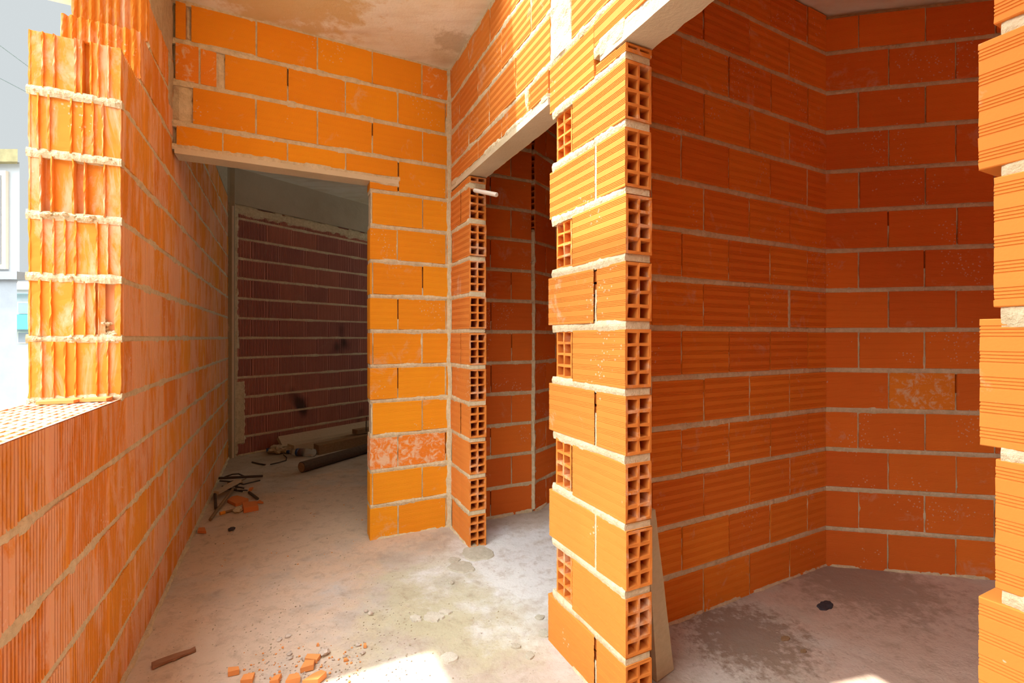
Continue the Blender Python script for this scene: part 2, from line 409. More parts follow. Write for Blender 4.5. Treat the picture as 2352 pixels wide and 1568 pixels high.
# ============================================================== BACK WALL (doorway to the far room)
GD = .0007; T2 = .105
f2 = Frame(P1, -B, -A)
mb = MB()
odd = lambda lo, hi: seq(.180, .3065, lo, hi)
even = lambda lo, hi: seq(.027, .3065, lo, hi)
W2L = 1.477
rows = []
for k in range(0, 10): rows.append((k, 0, .499, odd(0, .499) if k % 2 else even(0, .499)))
rows.append((10, 0, .325, even(0, .325)))
rows.append((10, .335, .499, [], None, 2.152))
rows.append((10, .335, W2L-.02, even(.34, W2L), 2.205, None))
for k in (11,): rows.append((k, 0, W2L-.09, odd(0, W2L-.1)))
rows.append((12, 0, 1.245, even(0, 1.2))); rows.append((12, 1.285, W2L-.015, [1.36]))
rows.append((13, 0, 1.394, odd(0, 1.39))); rows.append((13, 1.42, W2L-.015, []))
brick_rows(f2, rows, T2, mb, both=False, seed=2.0, special=((2, .18), (2, .42), (13, .09), (12, 1.32), (12, 1.42)))
beds(mb, f2, range(1, 10), 0, .497, T2, seed=2)
beds(mb, f2, [10], 0, .497, T2, seed=2)
beds(mb, f2, [11, 12, 13], 0, W2L, T2, seed=2)
mortar_strip(mb, f2, .32, W2L, 2.184, 2.206, T2, 1, out=.006, seed=22)
mortar_strip(mb, f2, .326, .499, 2.150, 2.160, T2, 1, seed=23)
mortar_strip(mb, f2, 0, W2L, CEIL-.016, CEIL+.004, T2, 1, out=.002, seed=24)
rough_slab(mb, f2, 1.243, 1.30, row_z(12)[0]-.01, row_z(12)[1]+.01, -.001, .01, 1, seed=31)
rough_slab(mb, f2, 1.395, 1.43, row_z(13)[0]-.01, row_z(13)[1], -.004, .02, 1, seed=32)
rough_slab(mb, f2, 1.385, 1.48, BED[11], row_z(11)[1]+.01, -.006, .01, 1, seed=33)
fbox(mb, f2, .02, .42, 0, 2.15, -.085, -.03, 1); fbox(mb, f2, .02, W2L, 2.21, CEIL, -.085, -.03, 1)
# vertical mortar fillet in the inside corner
def fillet(mb, fr, a0, z0, z1, wd=.028, mi=1, seed=0.0, dd=.018, flip=1):
    n = int((z1-z0)/.025); ring = []
    for i in range(n+1):
        z = z0+(z1-z0)*i/n; q = wnoise(z*6, seed, 1)*.6+wnoise(z*22, seed, 4)*.5
        w1 = wd*(1+.8*q); d1 = dd*(1+.7*wnoise(z*5, seed+5, 2))
        ring.append([fr(a0-flip*.01, z, -.01), fr(a0+flip*w1, z, -.003), fr(a0+flip*w1*.45, z, d1*.35), fr(a0, z, d1), fr(a0-flip*.01, z, d1)])
    vs = [p for r in ring for p in r]; K = 5
    mb.add(vs, [(i*K+k, i*K+(k+1) % K, (i+1)*K+(k+1) % K, (i+1)*K+k) for i in range(n) for k in range(K)], mi)
fillet(mb, f2, 0, 0, CEIL, .022, seed=5)
# mortar smeared along the foot
mortar_strip(mb, f2, 0, .499, -.01, .004, T2, 1, out=.012, seed=27)
w_back = struct(mb.build('wall_back', ['clay', 'mortar', 'clay_spot']))
def lintel(fr, a0, a1, T, parent, z0=2.16, z1=2.188, d=.003):
    mb = MB(); n = 40; ring = []
    for i in range(n+1):
        a = a0+(a1-a0)*i/n; e = .003*wnoise(a*20, 3, z0)
        ring.append([(a, z0+e*.3, d-.002), (a, z1, d+e), (a, z1, -T-.004), (a, z0, -T-.006+2*e)])
    vs = [fr(*p) for r in ring for p in r]; K = 4
    mb.add(vs, [(i*K+k, i*K+(k+1) % K, (i+1)*K+(k+1) % K, (i+1)*K+k) for i in range(n) for k in range(K)]+[(3, 2, 1, 0), tuple(n*K+k for k in range(K))])
    o = mb.build('lintel', 'lintel', parent); o['label'] = 'thin cast concrete lintel'; return o
lintel(f2, .328, W2L-.01, T2, w_back)
# continuation of the back wall seen through the second doorway
mb = MB(); rows = []
for k in range(0, 14):
    rows.append((k, -.600+rj(.004), -.1, seq(-.443, .3065, -.6, -.1) if k % 2 else seq(-.288, .3065, -.6, -.1)))
brick_rows(f2, rows, T2, mb, seed=3.0, skip_head=.45)
beds(mb, f2, range(1, 14), -.600, -.1, T2, seed=3)
fbox(mb, f2, -.58, -.08, 0, CEIL, -.085, -.03, 1)
mortar_strip(mb, f2, -.6, -.1, -.01, .012, T2, 1, out=.02, seed=37)
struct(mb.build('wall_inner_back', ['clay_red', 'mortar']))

# ============================================================== MIDDLE WALL (two doorways)
GD = .0015; T3 = .105
f3 = Frame(P1, -A, -B)
mb = MB(); rows = []
e3 = lambda lo, hi: seq(.18, .31, lo, hi)
o3 = lambda lo, hi: seq(.345, .31, lo, hi)
JA = .359
for k in range(0, 10):
    z0, z1 = row_z(k)
    if k % 2: hbrick(mb, f3, .004, .212, z0, z1, T3, both=True, cap1=False)
    else: hbrick(mb, f3, .045, JA-.173, z0, z1, T3, both=True, cap1=False)
rows.append((10, .0, .2, [], None, 2.150))
rows.append((10, 0, 1.262, e3(0, 1.2), 2.206, None))
rows.append((10, 1.272, 1.568, []))
rows.append((10, 1.585, 1.69, [], None, 2.150)); rows.append((10, 1.575, 3.3, seq(1.88, .31, 1.6, 3.3), 2.215, None))
rows.append((11, 0, 1.27, o3(0, 1.25))); rows.append((11, 1.43, 3.3, seq(1.72, .31, 1.45, 3.3)))
rows.append((12, 0, 1.27, e3(0, 1.25))); rows.append((12, 1.42, 3.3, seq(1.57, .31, 1.45, 3.3)))
rows.append((13, 0, 3.3, o3(0, 3.3)))
brick_rows(f3, rows, T3, mb, both=True, seed=4.0, skip_head=.12, bed_step=.01)
# pillar between the doorways: back parts of the bricks whose open ends face the camera
SA, SB = 1.280, 1.740
for k in range(0, 10):
    z0, z1 = row_z(k)
    if k % 2 == 0:
        hbrick(mb, f3, SA-.012+rj(.004), 1.575, z0, z1, T3, both=True, jit=.003, cap1=False)
        if k in (2, 8): mortar_head(mb, f3, 1.581, .012, z0, z1, .008, 1, seed=k)
        else: mortar_head(mb, f3, 1.580, .006, z0, z0+(z1-z0)*.6, .008, 1, inn=.004, seed=k)
for k in range(1, 11):
    for s0, s1, sd_ in ((0, JA-.002, 1.0), (SA+.012, SB-.004, 6.0)):
        st = .008 if s0 > 1 else .01
        mortar_strip(mb, f3, s0, s1, BED[k]-HB-.001, BED[k]+HB+.001, T3, 1, step=st, out=.004, seed=sd_+k)
for k in (11, 12, 13): mortar_strip(mb, f3, 0, 3.3, BED[k]-HB, BED[k]+HB, T3, 1, step=.009, out=.004, seed=12+k)
mortar_strip(mb, f3, 0, 1.25, 2.184, 2.208, T3, 1, step=.009, out=.008, seed=15)
mortar_strip(mb, f3, 1.57, 3.3, 2.184, 2.218, T3, 1, step=.009, out=.008, seed=16)
mortar_strip(mb, f3, 0, 3.3, CEIL-.02, CEIL+.004, T3, 1, out=.006, seed=17)
mortar_strip(mb, f3, 0, .358, -.01, .004, T3, 1, out=.014, seed=19)
mortar_strip(mb, f3, SA-.01, 1.739, -.012, .004, T3, 1, out=.010, seed=20)
rough_slab(mb, f3, 1.262, 1.436, BED[11]-.012, BED[13]+.006, -.002, .03, 1, amp=.007, step=.014, seed=41, edge=.010)
rough_slab(mb, f3, 1.60, 1.745, 2.152, 2.235, .004, .02, 1, amp=.006, step=.012, seed=42, edge=.010)
rough_slab(mb, f3, 1.05, 1.10, 2.20, 2.32, .002, .02, 1, amp=.006, step=.012, seed=43, edge=.010)
rough_slab(mb, f3, 1.20, 1.27, 2.175, 2.215, .004, .02, 1, amp=.008, step=.010, seed=44, edge=.010)
fillet(mb, f3, 0, 0, CEIL, .030, seed=8, dd=.012)
fbox(mb, f3, 0, 1.24, 2.21, CEIL, -.085, -.03, 1); fbox(mb, f3, 1.45, 3.3, 2.23, CEIL, -.085, -.03, 1)
# near jamb pillar at the right edge of the view
SC = 2.580
for k in range(0, 10):
    z0, z1 = row_z(k); z0 -= .006*(k > 0)
    off = -.012 if k % 2 else .006
    js = [2.89, 3.2] if k % 2 else [2.74, 3.05]
    ed = [SC+off]+js+[3.3]
    for i in range(len(ed)-1): hbrick(mb, f3, ed[i]+(.005 if i else 0), ed[i+1]-.005, z0, z1, T3, both=True, jit=.004)
    for j in js: mortar_head(mb, f3, j, .01, z0, z1, T3, 1, seed=k)
    if k: mortar_strip(mb, f3, SC+.012, 3.3, BED[k]-HB-.007, BED[k]+HB, T3, 1, step=.006, out=.005, seed=50+k, inn=.008)
# wedge of mortar at the joint ends of the first jamb
w_mid = struct(mb.build('wall_middle', ['clay_mid', 'mortar']))
lintel(f3, .003, 1.262, T3, w_mid)
lintel(f3, 1.61, 2.78, T3, w_mid, 2.150, 2.19, d=.004)
for k in range(0, 10):
    z0, z1 = row_z(k); q = rj(.003)
    if k % 2: hollow_brick(f3, .218, JA+q, z0, z1, T3, w_mid)
    else: hollow_brick(f3, JA-.172, JA+q, z0, z1, T3, w_mid)
mb = MB()
def stub(fr, a_in, a_end, z0, z1, T, parent):
    mb = MB(); hbrick(mb, fr, a_in, a_end, z0, z1, T, both=True, cap1=False)
    h = z1-z0; hole_end2(mb, fr, a_end, z0, z1, T); return mb.build('cut_brick', 'clay_mid', parent)
def hole_end2(mb, fr, a, z0, z1, T):
    ow = .009; cw = (T-3*ow)/2
    ds = [0, -ow, -ow-cw, -2*ow-cw, -T+ow, -T]; zs = [z0, z0+.012, z1-.006, z1]
    vs = [fr(a, z, d) for z in zs for d in ds]; fs = []
    for j in range(3):
        for i in range(5):
            q = [j*6+i, j*6+i+1, (j+1)*6+i+1, (j+1)*6+i]
            if j == 1 and i in (1, 3):
                nb = []
                for k in q: x, y, zz = vs[k]; o = fr.D*(-.1); vs.append((x+o.x, y+o.y, zz)); nb.append(len(vs)-1)
                fs += [(q[k], q[(k+1) % 4], nb[(k+1) % 4], nb[k]) for k in range(4)]+[tuple(nb)]
            else: fs.append(tuple(q))
    mb.add(vs, fs)
stub(f3, .205, JA, BED[10]+HB, 2.152, T3, w_mid)
stub(f3, 1.69, SB, BED[10]+HB, 2.142, T3, w_mid)
for k in range(0, 10):
    z0, z1 = row_z(k)
    if k % 2: hollow_brick(f3, 1.437, SB+rj(.003), z0, z1, T3, w_mid)
    else: hollow_brick(f3, 1.587, SB+rj(.003), z0, z1, T3, w_mid)
# toothed brick ends of the crossing wall, seen open-ended on the left face of the pillar
f4e = Frame(P1 - A*1.423, -B, -A)
for k in (1, 3, 5, 7, 9):
    z0, z1 = row_z(k)
    hollow_brick(f4e, -.28, -.006+rj(.003), z0+.003, z1+.002, .109, w_mid, label='open brick end of the crossing wall')

# ============================================================== RIGHT ROOM: left wall and far wall
GD = .0019
D4 = V2(-.890, -.4557).normalized(); N4 = V2(-D4.y, D4.x)
f4 = Frame(Q, D4, N4); L4 = 1.60
mb = MB(); rows = []
for k in range(0, 14): rows.append((k, .0, L4, seq(.163, .3, 0, L4) if k % 2 else seq(.311, .308, 0, L4)))
brick_rows(f4, rows, .105, mb, seed=6.0, skip_head=.3, hw=.005)
beds(mb, f4, range(1, 14), 0, L4, .105, seed=6, out=.002)
rough_slab(mb, f4, .296, .335, row_z(6)[0]-.01, row_z(6)[1]+.01, .001, .01, 1, amp=.003, step=.012, seed=61, edge=.005)
rough_slab(mb, f4, .148, .182, row_z(9)[0]-.02, row_z(9)[1]+.01, .001, .01, 1, amp=.003, step=.012, seed=62, edge=.005)
rough_slab(mb, f4, .300, .325, row_z(2)[0]-.01, row_z(2)[1]+.01, .001, .01, 1, amp=.003, step=.012, seed=63, edge=.004)
fbox(mb, f4, -.10, L4, 0, CEIL, -.085, -.03, 1)
mortar_strip(mb, f4, 0, L4, -.012, .006, .1, 1, out=.012, seed=67)
struct(mb.build('wall_partition', ['clay_room', 'mortar']))
GD = .0007
D5 = V2(.981, -.193).normalized(); N5 = V2(D5.y, -D5.x)
f5 = Frame(Q, D5, N5); L5 = 1.9
mb = MB(); rows = []
for k in range(0, 14): rows.append((k, .0, L5, seq(.156, .306, 0, L5) if k % 2 else seq(.294, .306, 0, L5), None, (CEIL-.03 if k == 13 else None)))
brick_rows(f5, rows, .105, mb, seed=7.0, skip_head=.15, hw=.006, special=((4, .447),))
beds(mb, f5, range(1, 14), 0, L5, .105, seed=7, out=.002)
fbox(mb, f5, -.05, L5, 0, CEIL, -.085, -.03, 1)
mortar_strip(mb, f5, 0, L5, -.012, .006, .1, 1, out=.012, seed=77)
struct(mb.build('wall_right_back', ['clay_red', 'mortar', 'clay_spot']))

# ============================================================== second room: oblique wall behind the second doorway
f6 = Frame((.165, 3.30), (.558, .83), (.83, -.558)); L6 = 1.9
mb = MB(); rows = []
for k in range(0, 14): rows.append((k, (.0 if k < 9 else .10), L6, seq(.30, .306, 0.12, L6) if k % 2 else seq(.15, .306, 0.12, L6)))
brick_rows(f6, rows, .105, mb, seed=8.0)
beds(mb, f6, range(1, 14), 0.0, L6, .105, seed=8)
fbox(mb, f6, .12, L6, 0, CEIL, -.085, -.03, 1)
rough_slab(mb, Frame((.165, 3.30), B, -A), -.035, .012, 0, 1.98, .012, .03, 1, amp=.012, step=.02, seed=81, edge=.014)
mortar_strip(mb, f6, 0, L6, -.012, .008, .1, 1, out=.02, seed=87)
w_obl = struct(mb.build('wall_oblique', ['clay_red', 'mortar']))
for k in range(9, 14):
    z0, z1 = row_z(k); hollow_brick(f6, .10, .0, z0, z1, .105, w_obl, mat='clay_red')

# ============================================================== ribbed thermal blocks
BB = [0.0]+[.189+.205*i for i in range(14)]
HBB = .0100
def vblock(mb, fr, a0, a1, z0, z1, T, mi=0, pitch=.0155, gd=.0110, gw=.0058, jit=.002):
    L = a1-a0; band = .024; n = int((L-band)/pitch)
    pr = [(a0, -.002), (a0+.002, 0)]
    st = a0+(L-n*pitch)/2
    for i in range(n):
        c = st+pitch*(i+.5)
        pr += [(c-gw/2, 0), (c-gw/2+.0006, -gd), (c+gw/2-.0006, -gd), (c+gw/2, 0)]
    pr += [(a1-.002, 0), (a1, -.002)]
    pr += [(a1, -T), (a0, -T)]
    m_ = len(pr); dd = rj(jit)
    vs = [fr(a, z0+rj(.0005), d+dd) for a, d in pr]+[fr(a, z1+rj(.0005), d+dd) for a, d in pr]
    mb.add(vs, [(i, (i+1) % m_, m_+(i+1) % m_, m_+i) for i in range(m_)]+[tuple(range(m_)), tuple(range(2*m_-1, m_-1, -1))], mi)
T1 = .239
f1 = Frame((-1.732, 2.387), -A, B)
mb = MB(); J1 = .829; L1A, L1B = -2.62, 3.0
def brow_z(k): return (BB[k]+(HBB if k else -.004), BB[k+1]-HBB if k < 12 else 2.64)
ENDS = {}
for k in range(0, 13):
    z0, z1 = brow_z(k)
    hi = L1B if k < 5 else (J1-.022 if k < 11 else (J1-.247-.02 if k == 11 else J1-.348-.02))
    off = 1.377 if k in (4, 2, 0) else 1.264
    if k >= 5: off = J1-.15*(k % 2)
    js = seq(off, .30, L1A, hi-.02)
    ed = [L1A]+js+[hi]
    for i in range(len(ed)-1): vblock(mb, f1, ed[i]+.001, ed[i+1]-.001, z0, z1, T1, 0)
    ENDS[k] = hi
for k in range(1, 13):
    hi = L1B if k < 5 else (J1 if k == 5 else ENDS[k]+.012)
    if k > 10: hi = ENDS[k]+.01
    mortar_strip(mb, f1, L1A, hi, BB[k]-HBB-.002, BB[k]+HBB+.002, T1, 1, step=.010, out=.005, seed=90+k, inn=.004)
mortar_strip(mb, f1, L1A, L1B, -.015, .012, T1, 1, out=.022, inn=-.004, seed=99)
# filled upright joint near the foot of the wall
rough_slab(mb, f1, .06, .10, BB[2], BB[3], .002, .01, 1, amp=.004, step=.012, seed=92, edge=.008)
w_left = struct(mb.build('wall_left', ['block', 'mortar']))
# exposed block ends at the window reveal
def jamb_end(k, a_end, segs, parent, corr=False):
    """vertical broken fins across the wall thickness; segs = [(frac0, frac1, offset)]"""
    z0, z1 = brow_z(k); mb = MB(); pr = []
    if corr:
        n = 9
        for i in range(n*6+1):
            f_ = i/(n*6); pr.append((f_, .008*math.sin(i/6*2*math.pi)+.003))
    else:
        for (u0, u1, o) in segs: pr += [(u0, o), (u1, o)]
    nz_ = 10; vs = []
    for j in range(nz_+1):
        z = z0+(z1-z0)*j/nz_
        for (f_, o) in pr:
            r_ = .0018 if o > .002 else .0005
            edge = .004*wnoise(z*30, f_*40, k) if (f_ in (0.0, 1.0)) else 0
            vs.append(f1(a_end+o+rj(r_)*1.4, z+(.003*wnoise(f_*30, k, 5) if j in (0, nz_) else 0), -T1*(1-f_)+rj(r_)*.6+edge))
    W = len(pr)
    fs = [(j*W+i, j*W+i+1, (j+1)*W+i+1, (j+1)*W+i) for j in range(nz_) for i in range(W-1)]
    # close back to the wall body
    b = len(vs)
    vs += [f1(a_end-.03, z0, -T1), f1(a_end-.03, z0, 0), f1(a_end-.03, z1, 0), f1(a_end-.03, z1, -T1)]
    L0, R0, L9, R9 = 0, W-1, nz_*W, nz_*W+W-1
    fs += [tuple(list(range(W))+[b+1, b]), tuple(list(range(L9, L9+W))+[b+2, b+3])]
    fs += [tuple([j*W for j in range(nz_+1)]+[b+3, b]), tuple([j*W+W-1 for j in range(nz_+1)]+[b+2, b+1])]
    mb.add(vs, fs); o = mb.build('block_end', 'block', parent); return o
def fins(fr_, deep=()):
    """flat web between thin raised fins; deep = cells pushed back"""
    s = []; prev = 0.0; w_ = .020
    ed = [0.0]+list(fr_)+[1.0]
    for i in range(len(ed)-1):
        a, b = ed[i]+(w_/2 if i else .02), ed[i+1]-(w_/2 if i < len(ed)-2 else .02)
        off = deep[i] if i in deep else 0.0
        if i == 0: s.append((0.0, .02, .002))
        s.append((a, b, off))
        if i < len(ed)-2: s.append((ed[i+1]-w_/2+.001, ed[i+1]+w_/2-.001, .008))
        else: s.append((b+.001, 1.0, .002))
    return s
je = {5: fins((.14, .26, .385, .50, .735, .855)), 6: fins((.12, .235, .47, .60, .71, .83), {5: -.004, 6: -.002}),
      7: fins((.14, .265, .385, .50, .735, .855)), 8: fins((.13, .245, .475, .60, .82), {1: -.028, 2: -.010, 3: -.032, 4: -.014}),
      9: fins((.10, .215, .45, .575, .69, .80)), 10: fins((.15, .27, .51, .70, .83), {2: 0.0, 3: -.02})}
for k, s in je.items():
    if k == 10: s = fins((.15, .27, .50, .565)) ; s = [x for x in s if x[0] < .57]+[(.58, .65, -.045), (.655, .675, .006), (.68, .735, 0), (.74, .755, .008), (.76, .85, 0), (.855, .87, .006), (.875, .98, 0), (.981, 1.0, .002)]
    if k == 6: s = [x for x in s if x[0] < .74]+[(.745, .755, .004), (.76, .80, -.012), (.805, .925, -.05), (.93, .945, .002), (.95, 1.0, .002)]
    jamb_end(k, ENDS[k]+.022, s, w_left)
jamb_end(11, ENDS[11]+.02, None, w_left, True); jamb_end(12, ENDS[12]+.02, None, w_left, True)
# concrete ring beam over the left wall
mb = MB(); fbox(mb, f1, L1A, ENDS[12]-.02, 2.66, CEIL, -T1, -.004); rough_slab(mb, f1, -.02, .46, 2.60, CEIL, .004, .02, 0, amp=.006, step=.03, seed=95, edge=.02)
rough_slab(mb, f1, -.02, .12, 2.36, 2.64, .006, .02, 0, amp=.008, step=.03, seed=96, edge=.04)
mb.build('ring_beam', 'plaster', w_left)
# perforated top of the low window wall
mb = MB(); zt = BB[5]-HBB+.0035; a = J1-.02; NR = 10; rw = T1/NR
tri = []
pitch_a = .046
for r in range(NR):
    d0 = -rw*r; d1 = -rw*(r+1); aa = a-(pitch_a*.5 if r % 2 else 0)
    while aa < L1B-.02:
        g = .007; l = aa+g+rj(.002); h = aa+pitch_a+rj(.002); fd0 = d0-.0055+rj(.001); fd1 = d1+.0055+rj(.001)
        z = lambda: zt+rj(.0012)
        o8 = [(aa, d0), (aa+pitch_a+g, d0), (aa+pitch_a+g, d1), (aa, d1)]
        i4 = [(l, fd0), (h, fd0), (h, fd1), (l, fd1)]
        vs = [f1(x, zt, d) for x, d in [(aa, d0), (aa+pitch_a, d0), (aa+pitch_a, d1), (aa, d1)]]+[f1(x if x < aa+pitch_a else aa+pitch_a-.001, z(), d) for x, d in i4]+[f1(min(x, aa+pitch_a-.001), zt-.03, d) for x, d in i4]
        mb.add(vs, [(0, 1, 5, 4), (1, 2, 6, 5), (2, 3, 7, 6), (3, 0, 4, 7), (4, 5, 9, 8), (5, 6, 10, 9), (6, 7, 11, 10), (7, 4, 8, 11), (8, 9, 10, 11)])
        aa += pitch_a
mb.build('perforated_top', 'block_top', w_left, recalc=False)
# crumbs of mortar squeezed from the reveal joints
mb = MB()
def blob(mb, c, r, seed, mi=0, fl=.7, sub=2):
    bm = bmesh.new(); bmesh.ops.create_icosphere(bm, subdivisions=sub, radius=1.0)
    vs = []
    for v in bm.verts:
        k = 1+.45*wnoise(v.co.x*1.7+seed, v.co.y*1.7, v.co.z*1.7)+.18*wnoise(v.co.x*5+seed, v.co.y*5, v.co.z*5)
        vs.append((c[0]+v.co.x*r*k, c[1]+v.co.y*r*k, c[2]+v.co.z*r*k*fl))
    mb.add(vs, [tuple(v.index for v in f.verts) for f in bm.faces], mi); bm.free()
fj = Frame(f1(J1+.002, 0, 0)[:2], -B, -A)
for k in (5, 6, 7, 8, 9, 10): mortar_strip(mb, fj, -.004, T1+.006, BB[k]-HBB, BB[k]+HBB, .03, 0, step=.006, out=(.004 if k == 5 else .011), inn=.002, seed=200+k)
for k in (5, 6, 7, 8, 9, 10):
    for i in range(16):
        f_ = random.random(); r = random.uniform(.003, .007)
        if k == 8: r *= 1.9; f_ = random.uniform(.15, .72)
        if k == 5: r *= .6; f_ = random.uniform(.0, .35)
        blob(mb, f1(J1+.004+rj(.005), BB[k]+rj(.008), -T1*(1-f_)), r, i*3.1+k)
for i in range(14): blob(mb, f1(J1-.01+rj(.012), BB[6]+.014+.06*random.random()**2, -T1*(1-random.uniform(.77, .95))), random.uniform(.007, .014), i*2.3)
blob(mb, f1(J1-.25, 2.235, -.03), .014, 3)
o = mb.build('mortar_crumbs', 'mortar', w_left, smooth=False); o['kind'] = 'stuff'

# ============================================================== FAR ROOM: dark back wall, corner column, beam
f7 = Frame((-2.865, 4.75), (.574, .819), (.819, -.574)); L7 = 3.6
mb = MB()
for k in range(0, 13):
    z0, z1 = brow_z(k)
    if k == 12: z1 = 2.58
    js = seq(.22+(.15 if k % 2 else 0), .30, .04, L7); ed = [.04]+js+[L7]
    for i in range(len(ed)-1): vblock(mb, f7, ed[i]+.003, ed[i+1]-.003, z0, z1, .15, 0, pitch=.0155, gd=.010, gw=.006)
for k in range(1, 13): mortar_strip(mb, f7, .0, L7, BB[k]-HBB-.001, BB[k]+HBB+.001, .15, 1, step=.02, out=.005, seed=110+k, inn=.003)
rough_slab(mb, f7, -.05, .10, 0, 2.55, .012, .03, 1, amp=.012, step=.03, seed=111, edge=.03)
rough_slab(mb, f7, -.05, .17, .1, .78, .010, .03, 1, amp=.010, step=.03, seed=113, edge=.05)
rough_slab(mb, f7, -.05, L7, 2.47, 2.60, .014, .03, 1, amp=.010, step=.03, seed=112, edge=.05)
fbox(mb, f7, 0, L7, 0, CEIL, -.15, -.02, 1)
mortar_strip(mb, f7, 0, L7, -.015, .01, .1, 1, out=.02, seed=119)
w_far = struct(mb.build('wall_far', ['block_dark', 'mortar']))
mb = MB(); fbox(mb, f7, -.3, L7, 2.585, CEIL, -.2, .02); mb.build('beam', 'column', w_far)
mb = MB(); c0 = f1(-2.62, 0, 0)
fr_c = Frame((f1(-2.60, 0, 0)[0], f1(-2.60, 0, 0)[1]), B, -A)
fbox(mb, fr_c, -.25, .06, 0, CEIL, -.30, .0); mb.build('corner_column', 'column', w_far)
mb = MB(); fbox(mb, fr_c, .035, .052, 0, 2.55, .0, .012); o = mb.build('white_edge_strip', 'white_pvc', w_far)

# ============================================================== hidden closing walls
def plainwall(name, p, q, T=.105, z1=CEIL, mat='clay_red'):
    d = (V2(*q)-V2(*p)); fr = Frame(p, d, (-d.y, d.x)); mb = MB(); L = d.length
    rr = [(k, 0, L, seq(.15*(k % 2), .306, 0, L)) for k in range(14)]
    for k, a0, a1, js in rr:
        if BED[k+1] > z1+.1: break
        z0, zz = row_z(k); ed = [a0]+js+[a1]
        for i in range(len(ed)-1): fbox(mb, fr, ed[i]+.003, ed[i+1]-.003, z0, zz, -T/2, T/2)
    fbox(mb, fr, 0, L, 0, z1, -T/2+.006, T/2-.006, 1)
    return struct(mb.build(name, [mat, 'mortar']))
e5 = f5(L5, 0, -.05)[:2]
c1 = V2(*e5) - A*2.3
e3_ = f3(3.3, 0, -.05)[:2]
pb = (P1 - A*4.3)
plainwall('wall_behind', tuple(pb-B*1.6), tuple(pb+B*.1), mat='clay')
plainwall('wall_side', f1(3.0, 0, -.12)[:2], f1(4.35-.0, 0, -.12)[:2], T=.2, mat='block')
plainwall('wall_right', e5, tuple(c1)); plainwall('wall_near', tuple(c1), e3_)
e6 = f6(L6, 0, -.05)[:2]; e7 = f7(L7, 0, -.05)[:2]
plainwall('wall_store', e6, (Q.x+.05, Q.y+.05))
d67 = V2(*e6)-V2(*e7); q1 = V2(*e7)+d67*.04; q2 = V2(*e7)+d67*.78
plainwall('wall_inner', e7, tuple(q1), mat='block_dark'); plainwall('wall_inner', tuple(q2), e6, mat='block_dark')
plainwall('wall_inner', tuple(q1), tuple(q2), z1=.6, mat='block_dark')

# ============================================================== loose things
def gp(px, py, h=0.0):
    Y = F*(H-h)/(py-HY); return Vector(((px-CX)/F*Y, Y, h))
def obox(mb, p0, p1, wdt, hgt, up=Vector((0, 0, 1)), mi=0, taper=1.0, nseg=6, rough=.0):
    """bar from p0 to p1 (centre line)"""
    d = (p1-p0).normalized(); sd_ = d.cross(up).normalized(); u_ = sd_.cross(d).normalized(); ring = []
    for i in range(nseg+1):
        c = p0.lerp(p1, i/nseg); k = 1+(taper-1)*i/nseg
        ring += [c+sd_*(x*wdt/2*k+rj(rough))+u_*(y*hgt/2*k+rj(rough)) for x, y in ((-1, -1), (1, -1), (1, 1), (-1, 1))]
    fs = [(i*4+k, i*4+(k+1) % 4, (i+1)*4+(k+1) % 4, (i+1)*4+k) for i in range(nseg) for k in range(4)]
    fs += [(3, 2, 1, 0), tuple(nseg*4+k for k in range(4))]
    mb.add(ring, fs, mi)
def tube(mb, pts, r, mi=0, K=8, cap=True, rs=None):
    ring = []; n = len(pts)
    for i, p_ in enumerate(pts):
        d = (pts[min(i+1, n-1)]-pts[max(i-1, 0)]).normalized()
        u_ = Vector((0, 0, 1)) if abs(d.z) < .9 else Vector((1, 0, 0))
        s_ = d.cross(u_).normalized(); t_ = s_.cross(d)
        rr = rs[i] if rs else r
        ring += [p_+(s_*math.cos(2*math.pi*k/K)+t_*math.sin(2*math.pi*k/K))*rr for k in range(K)]
    fs = [(i*K+k, i*K+(k+1) % K, (i+1)*K+(k+1) % K, (i+1)*K+k) for i in range(n-1) for k in range(K)]
    if cap: fs += [tuple(range(K-1, -1, -1)), tuple((n-1)*K+k for k in range(K))]
    mb.add(ring, fs, mi)
# leaning plank behind the pillar
def jambpt(s, u, z): return Vector(SU(s, u, z))
mb = MB()
b0 = gp(1513, 1556); b1 = gp(1541, 1536); b1.z = b0.z = .002
cbase = (b0+b1)/2; dirw = (b1-b0).normalized()
top = Vector(((1493-CX)/F*1.62, 1.62, H-(1170-HY)/F*1.62))
hw0 = (b1-b0).length/2+.014
n = 12; vs = []
nrm = dirw.cross((top-cbase).normalized()).normalized()*.010
for i in range(n+1):
    c = cbase.lerp(top, i/n); ww = hw0*(1-.50*i/n)+rj(.0012)
    off = dirw*(-.010)
    for s_, nn in ((-1, -1), (1, -1), (1, 1), (-1, 1)): vs.append(c+off+dirw*ww*s_+nrm*nn)
mb.add(vs, [(i*4+k, i*4+(k+1) % 4, (i+1)*4+(k+1) % 4, (i+1)*4+k) for i in range(n) for k in range(4)]+[(3, 2, 1, 0), tuple(n*4+k for k in range(4))])
tag(mb.build('leaning_plank', 'wood_lean'), 'pale rough plank leaning upright behind the brick pillar', 'plank')

